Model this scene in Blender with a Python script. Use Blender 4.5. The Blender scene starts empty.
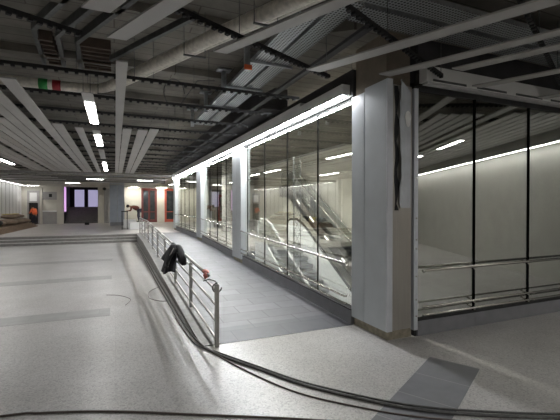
import bpy, bmesh, math, random
from mathutils import Vector, Matrix
random.seed(7)
S = bpy.context.scene
COL = S.collection
# ------------------------------------------------------------------ camera
FPX = 382.0
YAW = math.atan(165/FPX); PIT = math.atan(4/FPX)
F = Vector((math.sin(YAW)*math.cos(PIT), math.cos(YAW)*math.cos(PIT), -math.sin(PIT)))
R = Vector((math.cos(YAW), -math.sin(YAW), 0)); U = R.cross(F)
cam = bpy.data.cameras.new('camera'); camo = bpy.data.objects.new('camera', cam); COL.objects.link(camo)
cam.sensor_width = 36; cam.lens = FPX/560*36; cam.clip_start = .05; cam.clip_end = 200
camo.matrix_world = Matrix(((R.x, U.x, -F.x, 0), (R.y, U.y, -F.y, 0), (R.z, U.z, -F.z, 2.15), (0, 0, 0, 1)))
S.camera = camo
# ------------------------------------------------------------------ world, exposure
w = bpy.data.worlds.new('world'); S.world = w; w.use_nodes = True
w.node_tree.nodes['Background'].inputs[0].default_value = (.8, .85, 1, 1)
w.node_tree.nodes['Background'].inputs[1].default_value = .05
S.view_settings.view_transform = 'Standard'; S.view_settings.look = 'None'
S.view_settings.gamma = 1; S.view_settings.use_curve_mapping = False
S.view_settings.exposure = 1.12
LAMP = 14.5; LAMP_WALL = 92.0; LAMP_HALL = 66.0

# ------------------------------------------------------------------ materials
def newmat(name):
    m = bpy.data.materials.new(name); m.use_nodes = True
    return m, m.node_tree.nodes, m.node_tree.links, m.node_tree.nodes['Principled BSDF']
def rgb(c): return (c[0], c[1], c[2], 1)
def plain(name, c, rough=.5, metal=0.0, var=.12, scale=6.0, bump=0.0, stretch=(1, 1, 1)):
    m, n, l, b = newmat(name)
    b.inputs['Roughness'].default_value = rough; b.inputs['Metallic'].default_value = metal
    tc = n.new('ShaderNodeTexCoord'); mp = n.new('ShaderNodeMapping'); mp.inputs['Scale'].default_value = stretch
    nz = n.new('ShaderNodeTexNoise'); nz.inputs['Scale'].default_value = scale; nz.inputs['Detail'].default_value = 5
    cr = n.new('ShaderNodeValToRGB')
    cr.color_ramp.elements[0].position = .3; cr.color_ramp.elements[1].position = .7
    cr.color_ramp.elements[0].color = rgb([x*(1-var) for x in c]); cr.color_ramp.elements[1].color = rgb([min(1, x*(1+var)) for x in c])
    l.new(tc.outputs['Object'], mp.inputs[0]); l.new(mp.outputs[0], nz.inputs['Vector'])
    l.new(nz.outputs['Fac'], cr.inputs[0]); l.new(cr.outputs[0], b.inputs['Base Color'])
    if bump:
        bp = n.new('ShaderNodeBump'); bp.inputs['Strength'].default_value = bump
        l.new(nz.outputs['Fac'], bp.inputs['Height']); l.new(bp.outputs[0], b.inputs['Normal'])
    return m
def emit(name, c, s):
    m, n, l, b = newmat(name); b.inputs['Base Color'].default_value = (.8, .8, .8, 1)
    b.inputs['Emission Color'].default_value = rgb(c); b.inputs['Emission Strength'].default_value = s
    return m
def glassmat(name, r0, tint, power=5.0, rough=.01):
    m, n, l, b = newmat(name); n.remove(b)
    out = [x for x in n if x.type == 'OUTPUT_MATERIAL'][0]
    g = n.new('ShaderNodeNewGeometry'); d = n.new('ShaderNodeVectorMath'); d.operation = 'DOT_PRODUCT'
    l.new(g.outputs['Normal'], d.inputs[0]); l.new(g.outputs['Incoming'], d.inputs[1])
    def mt(op, a, b2=None):
        x = n.new('ShaderNodeMath'); x.operation = op
        for i, v in enumerate((a, b2)):
            if v is None: continue
            if isinstance(v, (int, float)): x.inputs[i].default_value = v
            else: l.new(v, x.inputs[i])
        return x.outputs[0]
    c = mt('ABSOLUTE', d.outputs['Value']); k = mt('SUBTRACT', 1.0, c); k = mt('POWER', k, power)
    k = mt('MULTIPLY', k, 1-r0); k = mt('ADD', k, r0)
    t = n.new('ShaderNodeBsdfTransparent'); t.inputs[0].default_value = rgb(tint)
    gl = n.new('ShaderNodeBsdfGlossy'); gl.inputs['Color'].default_value = (.93, .95, .92, 1); gl.inputs['Roughness'].default_value = rough
    mx = n.new('ShaderNodeMixShader'); l.new(k, mx.inputs[0]); l.new(t.outputs[0], mx.inputs[1]); l.new(gl.outputs[0], mx.inputs[2])
    l.new(mx.outputs[0], out.inputs[0])
    return m
def terrazzo(name, base, rough=.32):
    m, n, l, b = newmat(name); b.inputs['Roughness'].default_value = rough
    tc = n.new('ShaderNodeTexCoord')
    v = n.new('ShaderNodeTexVoronoi'); v.inputs['Scale'].default_value = 60; l.new(tc.outputs['Object'], v.inputs['Vector'])
    cr = n.new('ShaderNodeValToRGB'); cr.color_ramp.interpolation = 'CONSTANT'
    e = cr.color_ramp.elements; e[0].color = rgb([x*.74 for x in base]); e[0].position = 0
    e[1].position = .16; e[1].color = rgb(base)
    x = e.new(.72); x.color = rgb([min(1, q*1.15) for q in base]); x = e.new(.9); x.color = rgb([q*.87 for q in base])
    sp = n.new('ShaderNodeSeparateColor'); l.new(v.outputs['Color'], sp.inputs[0]); l.new(sp.outputs[0], cr.inputs[0])
    nz = n.new('ShaderNodeTexNoise'); nz.inputs['Scale'].default_value = .9; nz.inputs['Detail'].default_value = 6; l.new(tc.outputs['Object'], nz.inputs['Vector'])
    c2 = n.new('ShaderNodeValToRGB'); c2.color_ramp.elements[0].position = .3; c2.color_ramp.elements[1].position = .7
    c2.color_ramp.elements[0].color = (.8, .79, .78, 1); c2.color_ramp.elements[1].color = (1, 1, 1, 1); l.new(nz.outputs['Fac'], c2.inputs[0])
    mx = n.new('ShaderNodeMix'); mx.data_type = 'RGBA'; mx.blend_type = 'MULTIPLY'; mx.inputs[0].default_value = 1
    l.new(cr.outputs[0], mx.inputs[6]); l.new(c2.outputs[0], mx.inputs[7])
    # joints of the large slabs
    br = n.new('ShaderNodeTexBrick'); br.offset = 0; br.inputs['Scale'].default_value = 1
    br.inputs['Brick Width'].default_value = 2.7; br.inputs['Row Height'].default_value = 2.7; br.inputs['Mortar Size'].default_value = .008
    br.inputs['Color1'].default_value = (1, 1, 1, 1); br.inputs['Color2'].default_value = (1, 1, 1, 1); br.inputs['Mortar'].default_value = (.93, .93, .93, 1)
    l.new(tc.outputs['Object'], br.inputs['Vector'])
    m2 = n.new('ShaderNodeMix'); m2.data_type = 'RGBA'; m2.blend_type = 'MULTIPLY'; m2.inputs[0].default_value = 1
    l.new(mx.outputs[2], m2.inputs[6]); l.new(br.outputs['Color'], m2.inputs[7]); l.new(m2.outputs[2], b.inputs['Base Color'])
    return m
def tiles(name, c1, c2, bw, rh, mortar, rough=.45, off=.5, ms=.006, rot=0):
    m, n, l, b = newmat(name); b.inputs['Roughness'].default_value = rough
    tc = n.new('ShaderNodeTexCoord'); mp = n.new('ShaderNodeMapping'); mp.inputs['Rotation'].default_value = (0, 0, rot)
    br = n.new('ShaderNodeTexBrick'); br.offset = off; br.inputs['Scale'].default_value = 1
    br.inputs['Brick Width'].default_value = bw; br.inputs['Row Height'].default_value = rh; br.inputs['Mortar Size'].default_value = ms
    br.inputs['Color1'].default_value = rgb(c1); br.inputs['Color2'].default_value = rgb(c2); br.inputs['Mortar'].default_value = rgb(mortar)
    l.new(tc.outputs['Object'], mp.inputs[0]); l.new(mp.outputs[0], br.inputs['Vector'])
    nz = n.new('ShaderNodeTexNoise'); nz.inputs['Scale'].default_value = 5; nz.inputs['Detail'].default_value = 8; l.new(tc.outputs['Object'], nz.inputs['Vector'])
    c = n.new('ShaderNodeValToRGB'); c.color_ramp.elements[0].color = (.7, .7, .7, 1); c.color_ramp.elements[1].color = (1.1, 1.1, 1.1, 1); l.new(nz.outputs['Fac'], c.inputs[0])
    mx = n.new('ShaderNodeMix'); mx.data_type = 'RGBA'; mx.blend_type = 'MULTIPLY'; mx.inputs[0].default_value = 1
    l.new(br.outputs['Color'], mx.inputs[6]); l.new(c.outputs[0], mx.inputs[7]); l.new(mx.outputs[2], b.inputs['Base Color'])
    return m
def concrete(name, c, boards=True):
    m, n, l, b = newmat(name); b.inputs['Roughness'].default_value = .9
    tc = n.new('ShaderNodeTexCoord')
    nz = n.new('ShaderNodeTexNoise'); nz.inputs['Scale'].default_value = 1.3; nz.inputs['Detail'].default_value = 9; nz.inputs['Roughness'].default_value = .65
    l.new(tc.outputs['Object'], nz.inputs['Vector'])
    cr = n.new('ShaderNodeValToRGB'); cr.color_ramp.elements[0].position = .3; cr.color_ramp.elements[1].position = .75
    cr.color_ramp.elements[0].color = rgb([x*.62 for x in c]); cr.color_ramp.elements[1].color = rgb([x*1.25 for x in c]); l.new(nz.outputs['Fac'], cr.inputs[0])
    if boards:
        br = n.new('ShaderNodeTexBrick'); br.inputs['Scale'].default_value = 1; br.inputs['Brick Width'].default_value = 2.4; br.inputs['Row Height'].default_value = .32
        br.inputs['Mortar Size'].default_value = .012; br.inputs['Color1'].default_value = (1, 1, 1, 1); br.inputs['Color2'].default_value = (.82, .8, .78, 1); br.inputs['Mortar'].default_value = (.5, .48, .45, 1)
        l.new(tc.outputs['Object'], br.inputs['Vector'])
        mx = n.new('ShaderNodeMix'); mx.data_type = 'RGBA'; mx.blend_type = 'MULTIPLY'; mx.inputs[0].default_value = 1
        l.new(cr.outputs[0], mx.inputs[6]); l.new(br.outputs['Color'], mx.inputs[7]); l.new(mx.outputs[2], b.inputs['Base Color'])
    else: l.new(cr.outputs[0], b.inputs['Base Color'])
    bp = n.new('ShaderNodeBump'); bp.inputs['Strength'].default_value = .3; l.new(nz.outputs['Fac'], bp.inputs['Height']); l.new(bp.outputs[0], b.inputs['Normal'])
    return m

M = {}
M['terrazzo'] = terrazzo('terrazzo', (.47, .46, .445))
M['platform'] = terrazzo('pale terrazzo', (.50, .475, .45))
M['ramp'] = tiles('granite pavers', (.11, .11, .119), (.14, .14, .15), .9, .45, (.045, .045, .05), .5, .5, .009)
M['darktile'] = tiles('dark granite', (.15, .155, .17), (.18, .18, .195), .62, 3.0, (.30, .30, .30), .4, 0, .006, math.radians(-29.4))
M['greytile'] = tiles('grey granite', (.33, .325, .315), (.36, .355, .345), .6, .6, (.29, .29, .28), .4)
M['rampband'] = tiles('dark ramp pavers', (.075, .078, .088), (.095, .098, .108), .9, .45, (.04, .04, .045), .5)
M['kerb'] = plain('kerb stone', (.21, .205, .195), .6, 0, .2, 8)
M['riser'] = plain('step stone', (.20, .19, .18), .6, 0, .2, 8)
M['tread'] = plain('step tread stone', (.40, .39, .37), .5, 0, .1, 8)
M['slab'] = concrete('board marked concrete', (.24, .225, .20))
M['concrete'] = concrete('bare concrete', (.25, .21, .165), False)
M['ribs'] = concrete('dark rib concrete', (.09, .065, .05), False)
M['strip'] = plain('pale ceiling metal', (.43, .42, .41), .45, .0, .07, 1.2)
M['strip_dirty'] = plain('dusty ceiling metal', (.36, .34, .325), .5, .0, .15, 1.5)
M['black'] = plain('black steel', (.011, .011, .012), .65, 0, .2)
M['jointblack'] = plain('matt black seal', (.006, .006, .006), 1.0, 0, .1)
M['jointblack'].node_tree.nodes['Principled BSDF'].inputs['Specular IOR Level'].default_value = 0.0
M['darksteel'] = plain('dark galvanised steel', (.13, .135, .135), .45, .7, .2, 10)
M['galv'] = plain('galvanised steel', (.42, .44, .46), .4, .75, .18, 12)
M['tray'] = None
M['stainless'] = plain('stainless steel', (.62, .60, .56), .25, 1, .05, 20)
M['railsteel'] = plain('satin railing steel', (.40, .39, .37), .38, .9, .06, 20)
M['brushed'] = plain('brushed steel', (.44, .42, .385), .32, .85, .05, 3, 0, (30, 30, .6))
M['panel'] = plain('blue grey aluminium panel', (.50, .53, .55), .42, .15, .05, 3)
M['paneledge'] = plain('light panel edge', (.60, .62, .66), .35, .2, .05, 3)
M['column'] = plain('light blue grey panel', (.36, .40, .46), .5, .1, .08, 3)
M['plinth'] = plain('grey plinth', (.21, .21, .225), .5, .1, .1, 4)
M['stone'] = plain('brown stone base', (.27, .24, .18), .7, 0, .3, 9, .2)
M['cream'] = plain('cream wall', (.60, .58, .51), .6, 0, .05, 2)
M['creamwarm'] = plain('pale washed wall', (.55, .54, .50), .6, 0, .05, 2)
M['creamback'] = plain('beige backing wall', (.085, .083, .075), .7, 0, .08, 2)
M['white'] = plain('white painted', (.80, .80, .79), .5, 0, .04, 2)
M['greywall'] = plain('grey panel', (.36, .35, .34), .5, 0, .08, 2)
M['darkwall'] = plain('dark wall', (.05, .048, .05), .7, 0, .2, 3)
M['insul'] = plain('foil insulation', (.72, .68, .61), .4, .15, .2, 14, .5)
M['green'] = plain('green tape', (.02, .25, .05), .5)
M['red'] = plain('red tape', (.35, .02, .03), .5)
M['redframe'] = plain('red painted frame', (.48, .09, .05), .5)
M['darkred'] = plain('dark red frame', (.16, .03, .025), .5)
M['darkglass'] = plain('dark door glass', (.05, .06, .065), .12, .3, .5, 2)
M['film'] = plain('blue grey film', (.50, .53, .56), .4, .1, .1, 5)
M['tissue'] = plain('white paper', (.8, .8, .78), .7)
M['cloth'] = plain('black cloth', (.012, .012, .014), .85, 0, .3, 20, .4)
M['clothgrey'] = plain('grey piping', (.25, .25, .22), .8)
M['rag'] = plain('pink red rag', (.55, .2, .17), .8, 0, .5, 30)
M['cable'] = plain('grey black cable', (.10, .10, .095), .55, 0, .3, 20)
M['cablethin'] = plain('brown cable', (.11, .085, .075), .6)
M['step'] = plain('escalator step metal', (.24, .25, .26), .45, .5, .15, 4)
M['whitepanel'] = plain('white escalator panel', (.66, .68, .70), .35, .1, .05, 3)
M['bronze'] = plain('bronze cladding', (.16, .14, .12), .4, .5, .15, 5)
M['plywood'] = plain('plywood', (.27, .19, .13), .8, 0, .25, 8)
M['sack'] = plain('brown sack', (.24, .18, .13), .9, 0, .25, 12, .4)
M['yellow'] = plain('yellow plastic', (.6, .5, .12), .6)
M['greybag'] = plain('grey plastic sack', (.3, .32, .36), .6)
M['skin'] = plain('skin', (.30, .17, .11), .6)
M['hair'] = plain('dark hair', (.015, .012, .01), .8)
M['vest'] = plain('orange vest', (.85, .16, .05), .7)
M['darkcloth'] = plain('navy work clothes', (.02, .02, .035), .85)
M['redcloth'] = plain('dark red work jacket', (.13, .035, .02), .85)
M['refl'] = plain('reflective tape', (.7, .7, .6), .3)
M['purple'] = emit('violet lit window', (.46, .43, .66), .32)
M['pink'] = emit('violet glow panel', (.85, .45, .95), .4)
M['lamp'] = emit('lamp diffuser', (1, .985, .96), LAMP)
M['lampwall'] = emit('glass wall lamp diffuser', (.95, .97, 1), LAMP_WALL)
M['lamphall'] = emit('hall lamp diffuser', (1, .97, .88), LAMP_HALL)
M['skirtlight'] = emit('dim skirt light', (1, .98, .92), 1.2)
M['lampwash'] = emit('wall washer diffuser', (1, .985, .96), 9.0)
M['lampdim'] = emit('dim lamp diffuser', (1, .985, .96), 4.0)
M['lampoff'] = plain('unlit diffuser', (.45, .45, .45), .5)
M['glass'] = glassmat('clear glass', .25, (.97, .98, .96))
M['glassr'] = glassmat('reflective glass', .55, (.80, .82, .78))
# perforated tray sheet
def perforated():
    m, n, l, b = newmat('perforated galvanised sheet'); b.inputs['Metallic'].default_value = .5; b.inputs['Roughness'].default_value = .45
    tc = n.new('ShaderNodeTexCoord'); v = n.new('ShaderNodeTexVoronoi'); v.voronoi_dimensions = '2D'; v.inputs['Scale'].default_value = 19; v.inputs['Randomness'].default_value = 0
    l.new(tc.outputs['Object'], v.inputs['Vector'])
    cr = n.new('ShaderNodeValToRGB'); cr.color_ramp.elements[0].position = .30; cr.color_ramp.elements[1].position = .36
    cr.color_ramp.elements[0].color = (.04, .04, .04, 1); cr.color_ramp.elements[1].color = (.40, .42, .43, 1)
    l.new(v.outputs['Distance'], cr.inputs[0]); l.new(cr.outputs[0], b.inputs['Base Color']); return m
M['tray'] = perforated()

# ------------------------------------------------------------------ mesh helpers
class MB:
    def __init__(s): s.v = []; s.f = []
    def add(s, vs, fs):
        o = len(s.v); s.v += [tuple(x) for x in vs]; s.f += [tuple(i+o for i in q) for q in fs]; return s
    def hexa(s, p):   # 8 corners: bottom 4 ccw, top 4 ccw
        return s.add(p, [(3, 2, 1, 0), (4, 5, 6, 7), (0, 1, 5, 4), (1, 2, 6, 5), (2, 3, 7, 6), (3, 0, 4, 7)])
    def box(s, x0, x1, y0, y1, z0, z1):
        x0, x1 = sorted((x0, x1)); y0, y1 = sorted((y0, y1)); z0, z1 = sorted((z0, z1))
        return s.hexa([(x0, y0, z0), (x1, y0, z0), (x1, y1, z0), (x0, y1, z0), (x0, y0, z1), (x1, y0, z1), (x1, y1, z1), (x0, y1, z1)])
    def beam(s, a, b, wd, ht, up=(0, 0, 1)):      # rectangular bar centred on a..b
        a = Vector(a); b = Vector(b); d = (b-a).normalized(); up = Vector(up)
        sd = d.cross(up)
        if sd.length < 1e-4: sd = d.cross(Vector((1, 0, 0)))
        sd.normalize(); u = sd.cross(d)
        sd *= wd/2; u *= ht/2
        return s.hexa([a-sd-u, a+sd-u, b+sd-u, b-sd-u, a-sd+u, a+sd+u, b+sd+u, b-sd+u])
    def tube(s, pts, r, n=10, cap=True):
        pts = [Vector(p) for p in pts]; rings = []; prev = None
        for i, p in enumerate(pts):
            d = (pts[min(i+1, len(pts)-1)]-pts[max(i-1, 0)]).normalized()
            ref = prev if prev else (Vector((0, 0, 1)) if abs(d.z) < .9 else Vector((1, 0, 0)))
            sd = d.cross(ref).normalized(); u = sd.cross(d); prev = u
            rr = r[i] if isinstance(r, (list, tuple)) else r
            rings.append([p+sd*rr*math.cos(2*math.pi*k/n)+u*rr*math.sin(2*math.pi*k/n) for k in range(n)])
        vs = [q for rg in rings for q in rg]; fs = []
        for i in range(len(rings)-1):
            for k in range(n):
                a = i*n+k; b2 = i*n+(k+1) % n; fs.append((a, b2, b2+n, a+n))
        if cap: fs.append(tuple(range(n))[::-1]); fs.append(tuple(range((len(rings)-1)*n, len(rings)*n)))
        return s.add(vs, fs)
    def prism(s, poly, ax, t0, t1):               # poly 2D extruded on axis ax
        def mk(p, t):
            return {'x': (t, p[0], p[1]), 'y': (p[0], t, p[1]), 'z': (p[0], p[1], t)}[ax]
        n = len(poly); vs = [mk(p, t0) for p in poly]+[mk(p, t1) for p in poly]
        fs = [tuple(range(n)), tuple(range(n, 2*n))[::-1]]+[(i, (i+1) % n, n+(i+1) % n, n+i) for i in range(n)]
        return s.add(vs, fs)
    def blob(s, c, r, n=12, m=8, jit=0.0):
        vs = []; fs = []
        for i in range(m+1):
            th = math.pi*i/m
            for k in range(n):
                ph = 2*math.pi*k/n; j = 1+random.uniform(-jit, jit)
                vs.append((c[0]+r[0]*j*math.sin(th)*math.cos(ph), c[1]+r[1]*j*math.sin(th)*math.sin(ph), c[2]+r[2]*j*math.cos(th)))
        for i in range(m):
            for k in range(n): fs.append((i*n+k, i*n+(k+1) % n, (i+1)*n+(k+1) % n, (i+1)*n+k))
        return s.add(vs, fs)
    def build(s, name, mat, parent=None, bevel=0, smooth=False, seg=2):
        me = bpy.data.meshes.new(name); me.from_pydata(s.v, [], s.f)
        bm = bmesh.new(); bm.from_mesh(me); bmesh.ops.remove_doubles(bm, verts=bm.verts, dist=1e-5)
        bmesh.ops.recalc_face_normals(bm, faces=bm.faces); bm.to_mesh(me); bm.free()
        me.materials.append(M[mat] if isinstance(mat, str) else mat)
        o = bpy.data.objects.new(name, me); COL.objects.link(o)
        if parent:
            o.parent = parent; o.matrix_parent_inverse = Matrix.Translation(-parent_loc(parent))
        if smooth:
            for p in me.polygons: p.use_smooth = True
        if bevel:
            b = o.modifiers.new('bevel', 'BEVEL'); b.width = bevel; b.segments = seg; b.limit_method = 'ANGLE'
        return o
def parent_loc(p):
    l = Vector(p.location)
    return l
def tag(o, label, cat, group=None):
    o['label'] = label; o['category'] = cat; o['kind'] = 'thing'
    if group: o['group'] = group
    return o
def thing(name, label, cat, loc=(0, 0, 0), group=None):
    o = bpy.data.objects.new(name, None); COL.objects.link(o); o.location = loc; o.empty_display_size = .1
    return tag(o, label, cat, group)
def struct(o): o['kind'] = 'structure'; return o
# children of a child keep world coordinates too
def sub(mb, name, mat, parent, **k):
    o = mb.build(name, mat, None, **k); o.parent = parent
    base = Vector((0, 0, 0)); p = parent
    # parent part has its own parent inverse, so its world matrix is identity
    return o

# ------------------------------------------------------------------ setting
ANG = math.radians(25); DS = Vector((-math.sin(ANG), math.cos(ANG), 0)); DC = Vector((math.cos(ANG), math.sin(ANG), 0))
def rot(d, s, z=0): p = DC*d+DS*s; return Vector((p.x, p.y, z))
def dofs(p): return p[0]*DC.x+p[1]*DC.y, p[0]*DS.x+p[1]*DS.y
SL = 5.15     # underside of the concrete
def rz(y): return 0 if y < 5.8 else (.45*(y-5.8)/13.4 if y < 19.2 else .45)
XW = 3.95; YW = 4.9

fl = MB(); fl.box(-14, 23, -13, 5.8, -.3, 0); fl.box(-14, 1.2, 5.8, 25.4, -.3, 0); struct(fl.build('floor', 'terrazzo'))
fp = MB(); fp.box(-14, 1.5, 25.35, 42.2, -.3, .45); fp.box(1.5, 3.95, 25.35, 42.2, -.3, .45); fp.box(3.95, 15, 28.6, 42.2, -.3, .45)
struct(fp.build('floor_platform', 'platform'))
ra = MB()
ys = [5.8]+[5.8+13.4*i/8 for i in range(1, 9)]+[25.35]
for a, b in zip(ys[:-1], ys[1:]):
    ra.hexa([(1.5, a, -.3), (3.95, a, -.3), (3.95, b, -.3), (1.5, b, -.3), (1.5, a, rz(a)+.001), (3.95, a, rz(a)+.001), (3.95, b, rz(b)+.001), (1.5, b, rz(b)+.001)])
struct(ra.build('floor_ramp', 'ramp'))
kb = MB()
for a, b in zip(ys[:-1], ys[1:]):
    kb.hexa([(1.2, a, -.3), (1.5, a, -.3), (1.5, b, -.3), (1.2, b, -.3), (1.2, a, rz(a)+.012), (1.5, a, rz(a)+.012), (1.5, b, rz(b)+.012), (1.2, b, rz(b)+.012)])
struct(kb.build('trim_1', 'kerb'))
st = MB(); tr = MB()
for k in range(3):
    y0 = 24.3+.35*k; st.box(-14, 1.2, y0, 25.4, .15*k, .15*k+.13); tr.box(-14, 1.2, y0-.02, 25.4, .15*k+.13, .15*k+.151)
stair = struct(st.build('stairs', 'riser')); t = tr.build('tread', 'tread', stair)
struct(MB().box(-14, -.1, 8.2, 8.8, -.02, .003).build('floor_band', 'greytile'))
struct(MB().box(-14, -.1, 12.3, 12.9, -.02, .003).build('floor_band', 'greytile'))
struct(MB().box(-14, -.1, 16.4, 17.0, -.02, .003).build('floor_band', 'greytile'))
bd = MB(); bd.hexa([(1.5, 5.8, -.1), (3.9, 5.8, -.1), (3.9, 6.5, -.1), (1.5, 6.5, -.1), (1.5, 5.8, .004), (3.9, 5.8, .004), (3.9, 6.5, rz(6.5)+.004), (1.5, 6.5, rz(6.5)+.004)])
struct(bd.build('floor_band', 'rampband'))
# dark granite strip in the right foreground (turned with the ceiling grid)
d0, s0 = dofs((4.11, 4.13)); d1, s1 = dofs((4.41, 3.56))
p = [Vector((4.11, 4.13, 0)), Vector((4.41, 3.56, 0))]; dirn = Vector((-1.1, -.62, 0)).normalized()
q = [p[0], p[1], p[1]+dirn*6.5, p[0]+dirn*6.5]
struct(MB().prism([(v.x, v.y) for v in q], 'z', -.02, .003).build('floor_inlay', 'darktile'))

cl = MB(); cl.box(-14, 23, -13, 42.4, SL, SL+.3); struct(cl.build('ceiling', 'slab'))
struct(MB().box(-14.3, -14, -13, 25, 0, SL).build('wall_left', 'cream'))
struct(MB().box(-14.3, 23, -13.3, -13, 0, SL).build('wall_rear', 'cream'))
# wall on the right behind the camera, turned with the ceiling grid
wr = MB()
a = rot(11.6, 0); 
def dline(s, d=11.6): return rot(d, s)
P0 = rot(11.6, -.45); P1 = rot(11.6, -18.5)
wr.hexa([P1, P1+DC*.3, P0+DC*.3, P0, P1+Vector((0, 0, SL)), P1+DC*.3+Vector((0, 0, SL)), P0+DC*.3+Vector((0, 0, SL)), P0+Vector((0, 0, SL))])
struct(wr.build('wall_right', 'creamwarm'))
# backing wall behind the right glass
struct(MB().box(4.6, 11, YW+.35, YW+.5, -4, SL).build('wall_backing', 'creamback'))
# escalator hall
struct(MB().box(10.5, 10.7, 5.4, 28.6, -5, SL).build('wall_hall', 'cream'))
struct(MB().box(3.98, 10.5, 5.4, 28.6, -5.1, -4.9).build('floor_hall_lower', 'platform'))
hf = MB(); hf.box(3.97, 10.5, 15.2, 28.6, .25, .45); hf.box(3.97, 4.5, 5.6, 15.2, -.3, -.02); struct(hf.build('floor_hall', 'platform'))
struct(MB().box(3.97, 4.2, 5.3, 28.6, -4.9, -.3).build('wall_pit', 'greywall'))
# back wall
ZB = 4.1
bw = MB()
def bwall(x0, x1, z0=.45, z1=ZB, y=42, th=.3): bw.box(x0, x1, y, y+th, z0, z1)
bwall(-14, -7.45); bwall(-7.45, -6.57, 3.6); bwall(-6.57, -6.3); bwall(-6.3, -5.1, 3.85); bwall(-5.1, -4.55)
bwall(-4.55, -1.56, 4.0); bwall(-1.56, -1.0); bwall(-1.0, -.5, 3.9); bwall(-.5, 2.55); bwall(2.55, 4.0, 4.0); bwall(4.0, 4.85); bwall(4.85, 6.3, 4.0)
bwall(6.3, 10.6); bwall(10.6, 12.5, 3.4); bwall(12.5, 15)
bw.box(-14, 15, 42, 42.3, ZB, SL)
struct(bw.build('wall_back', 'cream'))
struct(MB().box(-8.2, -7.95, 25.6, 42, .45, SL).build('wall_side', 'white'))
sp = MB()
for i in range(14): sp.box(-7.96, -7.93, 26+i*1.15, 26.04+i*1.15, .45, 4.2)
struct(sp.build('trim_2', 'greywall'))
struct(MB().box(-14, -8.2, 25.4, 25.7, 0, SL).build('wall_front', 'white'))
struct(MB().box(14.9, 15.2, 28.6, 42.3, .4, SL).build('wall_end', 'cream'))
struct(MB().box(10.7, 15, 28.3, 28.6, .4, SL).build('wall_end', 'cream'))
# stairwell behind the big opening
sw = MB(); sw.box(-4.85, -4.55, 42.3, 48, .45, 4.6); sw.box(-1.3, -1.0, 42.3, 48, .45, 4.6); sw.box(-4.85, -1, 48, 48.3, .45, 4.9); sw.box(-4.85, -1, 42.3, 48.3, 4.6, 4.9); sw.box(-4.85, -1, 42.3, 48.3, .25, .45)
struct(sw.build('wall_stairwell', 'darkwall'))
ss = MB()
for k in range(10): ss.box(-4.5, -1.3, 42.6+k*.3, 45.6, .45+k*.16, .61+k*.16)
struct(ss.build('stairs', 'riser'))
for i, (x0, x1, dy) in enumerate([(-4.1, -3.15, 0), (-2.75, -1.6, 0)]):
    wn = MB(); wn.box(x0-.06, x1+.06, 47.9, 47.99, 2.0, 4.05); wf = struct(wn.build('window_%d' % (i+1), 'darkwall'))
    sub(MB().box(x0, x1, 47.86, 47.9, 2.06, 3.95), 'window_pane', 'purple', wf)
pp = MB().box(-4.53, -4.46, 42.4, 43.4, 1.6, 4.0).build('wall_panel', 'pink'); pp.name = 'glow_panel'; tag(pp, 'narrow emissive panel standing in for the pink violet glow at the left side of the back stairwell', 'glow panel')  # glow put into an emissive sheet beside the stairwell
# soffit fascias at the far end
for nm, y, z0, z1, mat in [('ceiling_fascia', 25.9, 4.02, 4.18, 'riser'), ('ceiling_fascia', 33.5, 4.05, 4.5, 'riser')]:
    struct(MB().box(-7.95, 3.9, y, y+.25, z0, z1).build(nm, mat))
struct(MB().box(3.4, 4.1, 9.0, 28.5, 4.6, SL).build('ceiling_dark_mass', 'darkwall'))  # dark mass painted in for the black void above the lamp boxes
struct(MB().box(4.64, 11, YW+.05, YW+.45, 4.5, SL).build('ceiling_dark_mass', 'darkwall'))  # same dark colour stands in for the shaded void over the right glass

# ------------------------------------------------------------------ lamps
def lamp_along(a, b, wd, zb, ht, label, group=None, mat='lamp', name='ceiling_lamp', unlit=0.0, hang=True):
    a = Vector(a); b = Vector(b); mid = (a+b)/2
    th = thing(name, label, 'ceiling lamp', (mid.x, mid.y, zb), group)
    u = (b-a).normalized()
    MB().beam(a-u*unlit+Vector((0, 0, zb+ht/2+.012)), b+Vector((0, 0, zb+ht/2+.012)), wd+.03, ht).build('housing', 'strip', th)
    MB().beam(a+Vector((0, 0, zb+.006)), b+Vector((0, 0, zb+.006)), wd, .012).build('diffuser', mat, th)
    if hang:
        for q in (a+u*.3, b-u*.3): MB().tube([q+Vector((0, 0, zb+ht)), q+Vector((0, 0, SL))], .006, 6).build('hanger', 'darksteel', th)
    return th
rowA = [(8.5, 10.6), (12.3, 14.5), (16.1, 18.3), (19.9, 22.1), (23.2, 24.6)]
ordn = ['nearest', 'second', 'third', 'fourth', 'fifth', 'sixth', 'seventh', 'eighth', 'ninth', 'tenth', 'eleventh', 'twelfth', 'thirteenth', 'fourteenth', 'fifteenth', 'sixteenth', 'seventeenth', 'eighteenth', 'nineteenth', 'twentieth', 'twenty-first', 'twenty-second', 'twenty-third', 'twenty-fourth', 'twenty-fifth', 'twenty-sixth', 'twenty-seventh', 'twenty-eighth']
for i, (y0, y1) in enumerate(rowA):
    lamp_along((-.46, y0, 0), (-.46, y1, 0), .17, 4.2, .009, 'ceiling lamp, %s in the row above the left hall floor%s' % (ordn[i], ', unlit' if i == 2 else ''), 'row of ceiling lamps', 'lampoff' if i == 2 else 'lamp', unlit=.7)
for i, y in enumerate([7.2, 11.0, 15.0, 20.3]):
    lamp_along((-4.62, y, 0), (-4.62, y+2.2, 0), .17, 4.195, .009, 'long white lamp among the ceiling strips at far left, %s from the camera' % ordn[i], 'lamps among the left ceiling strips')
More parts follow.
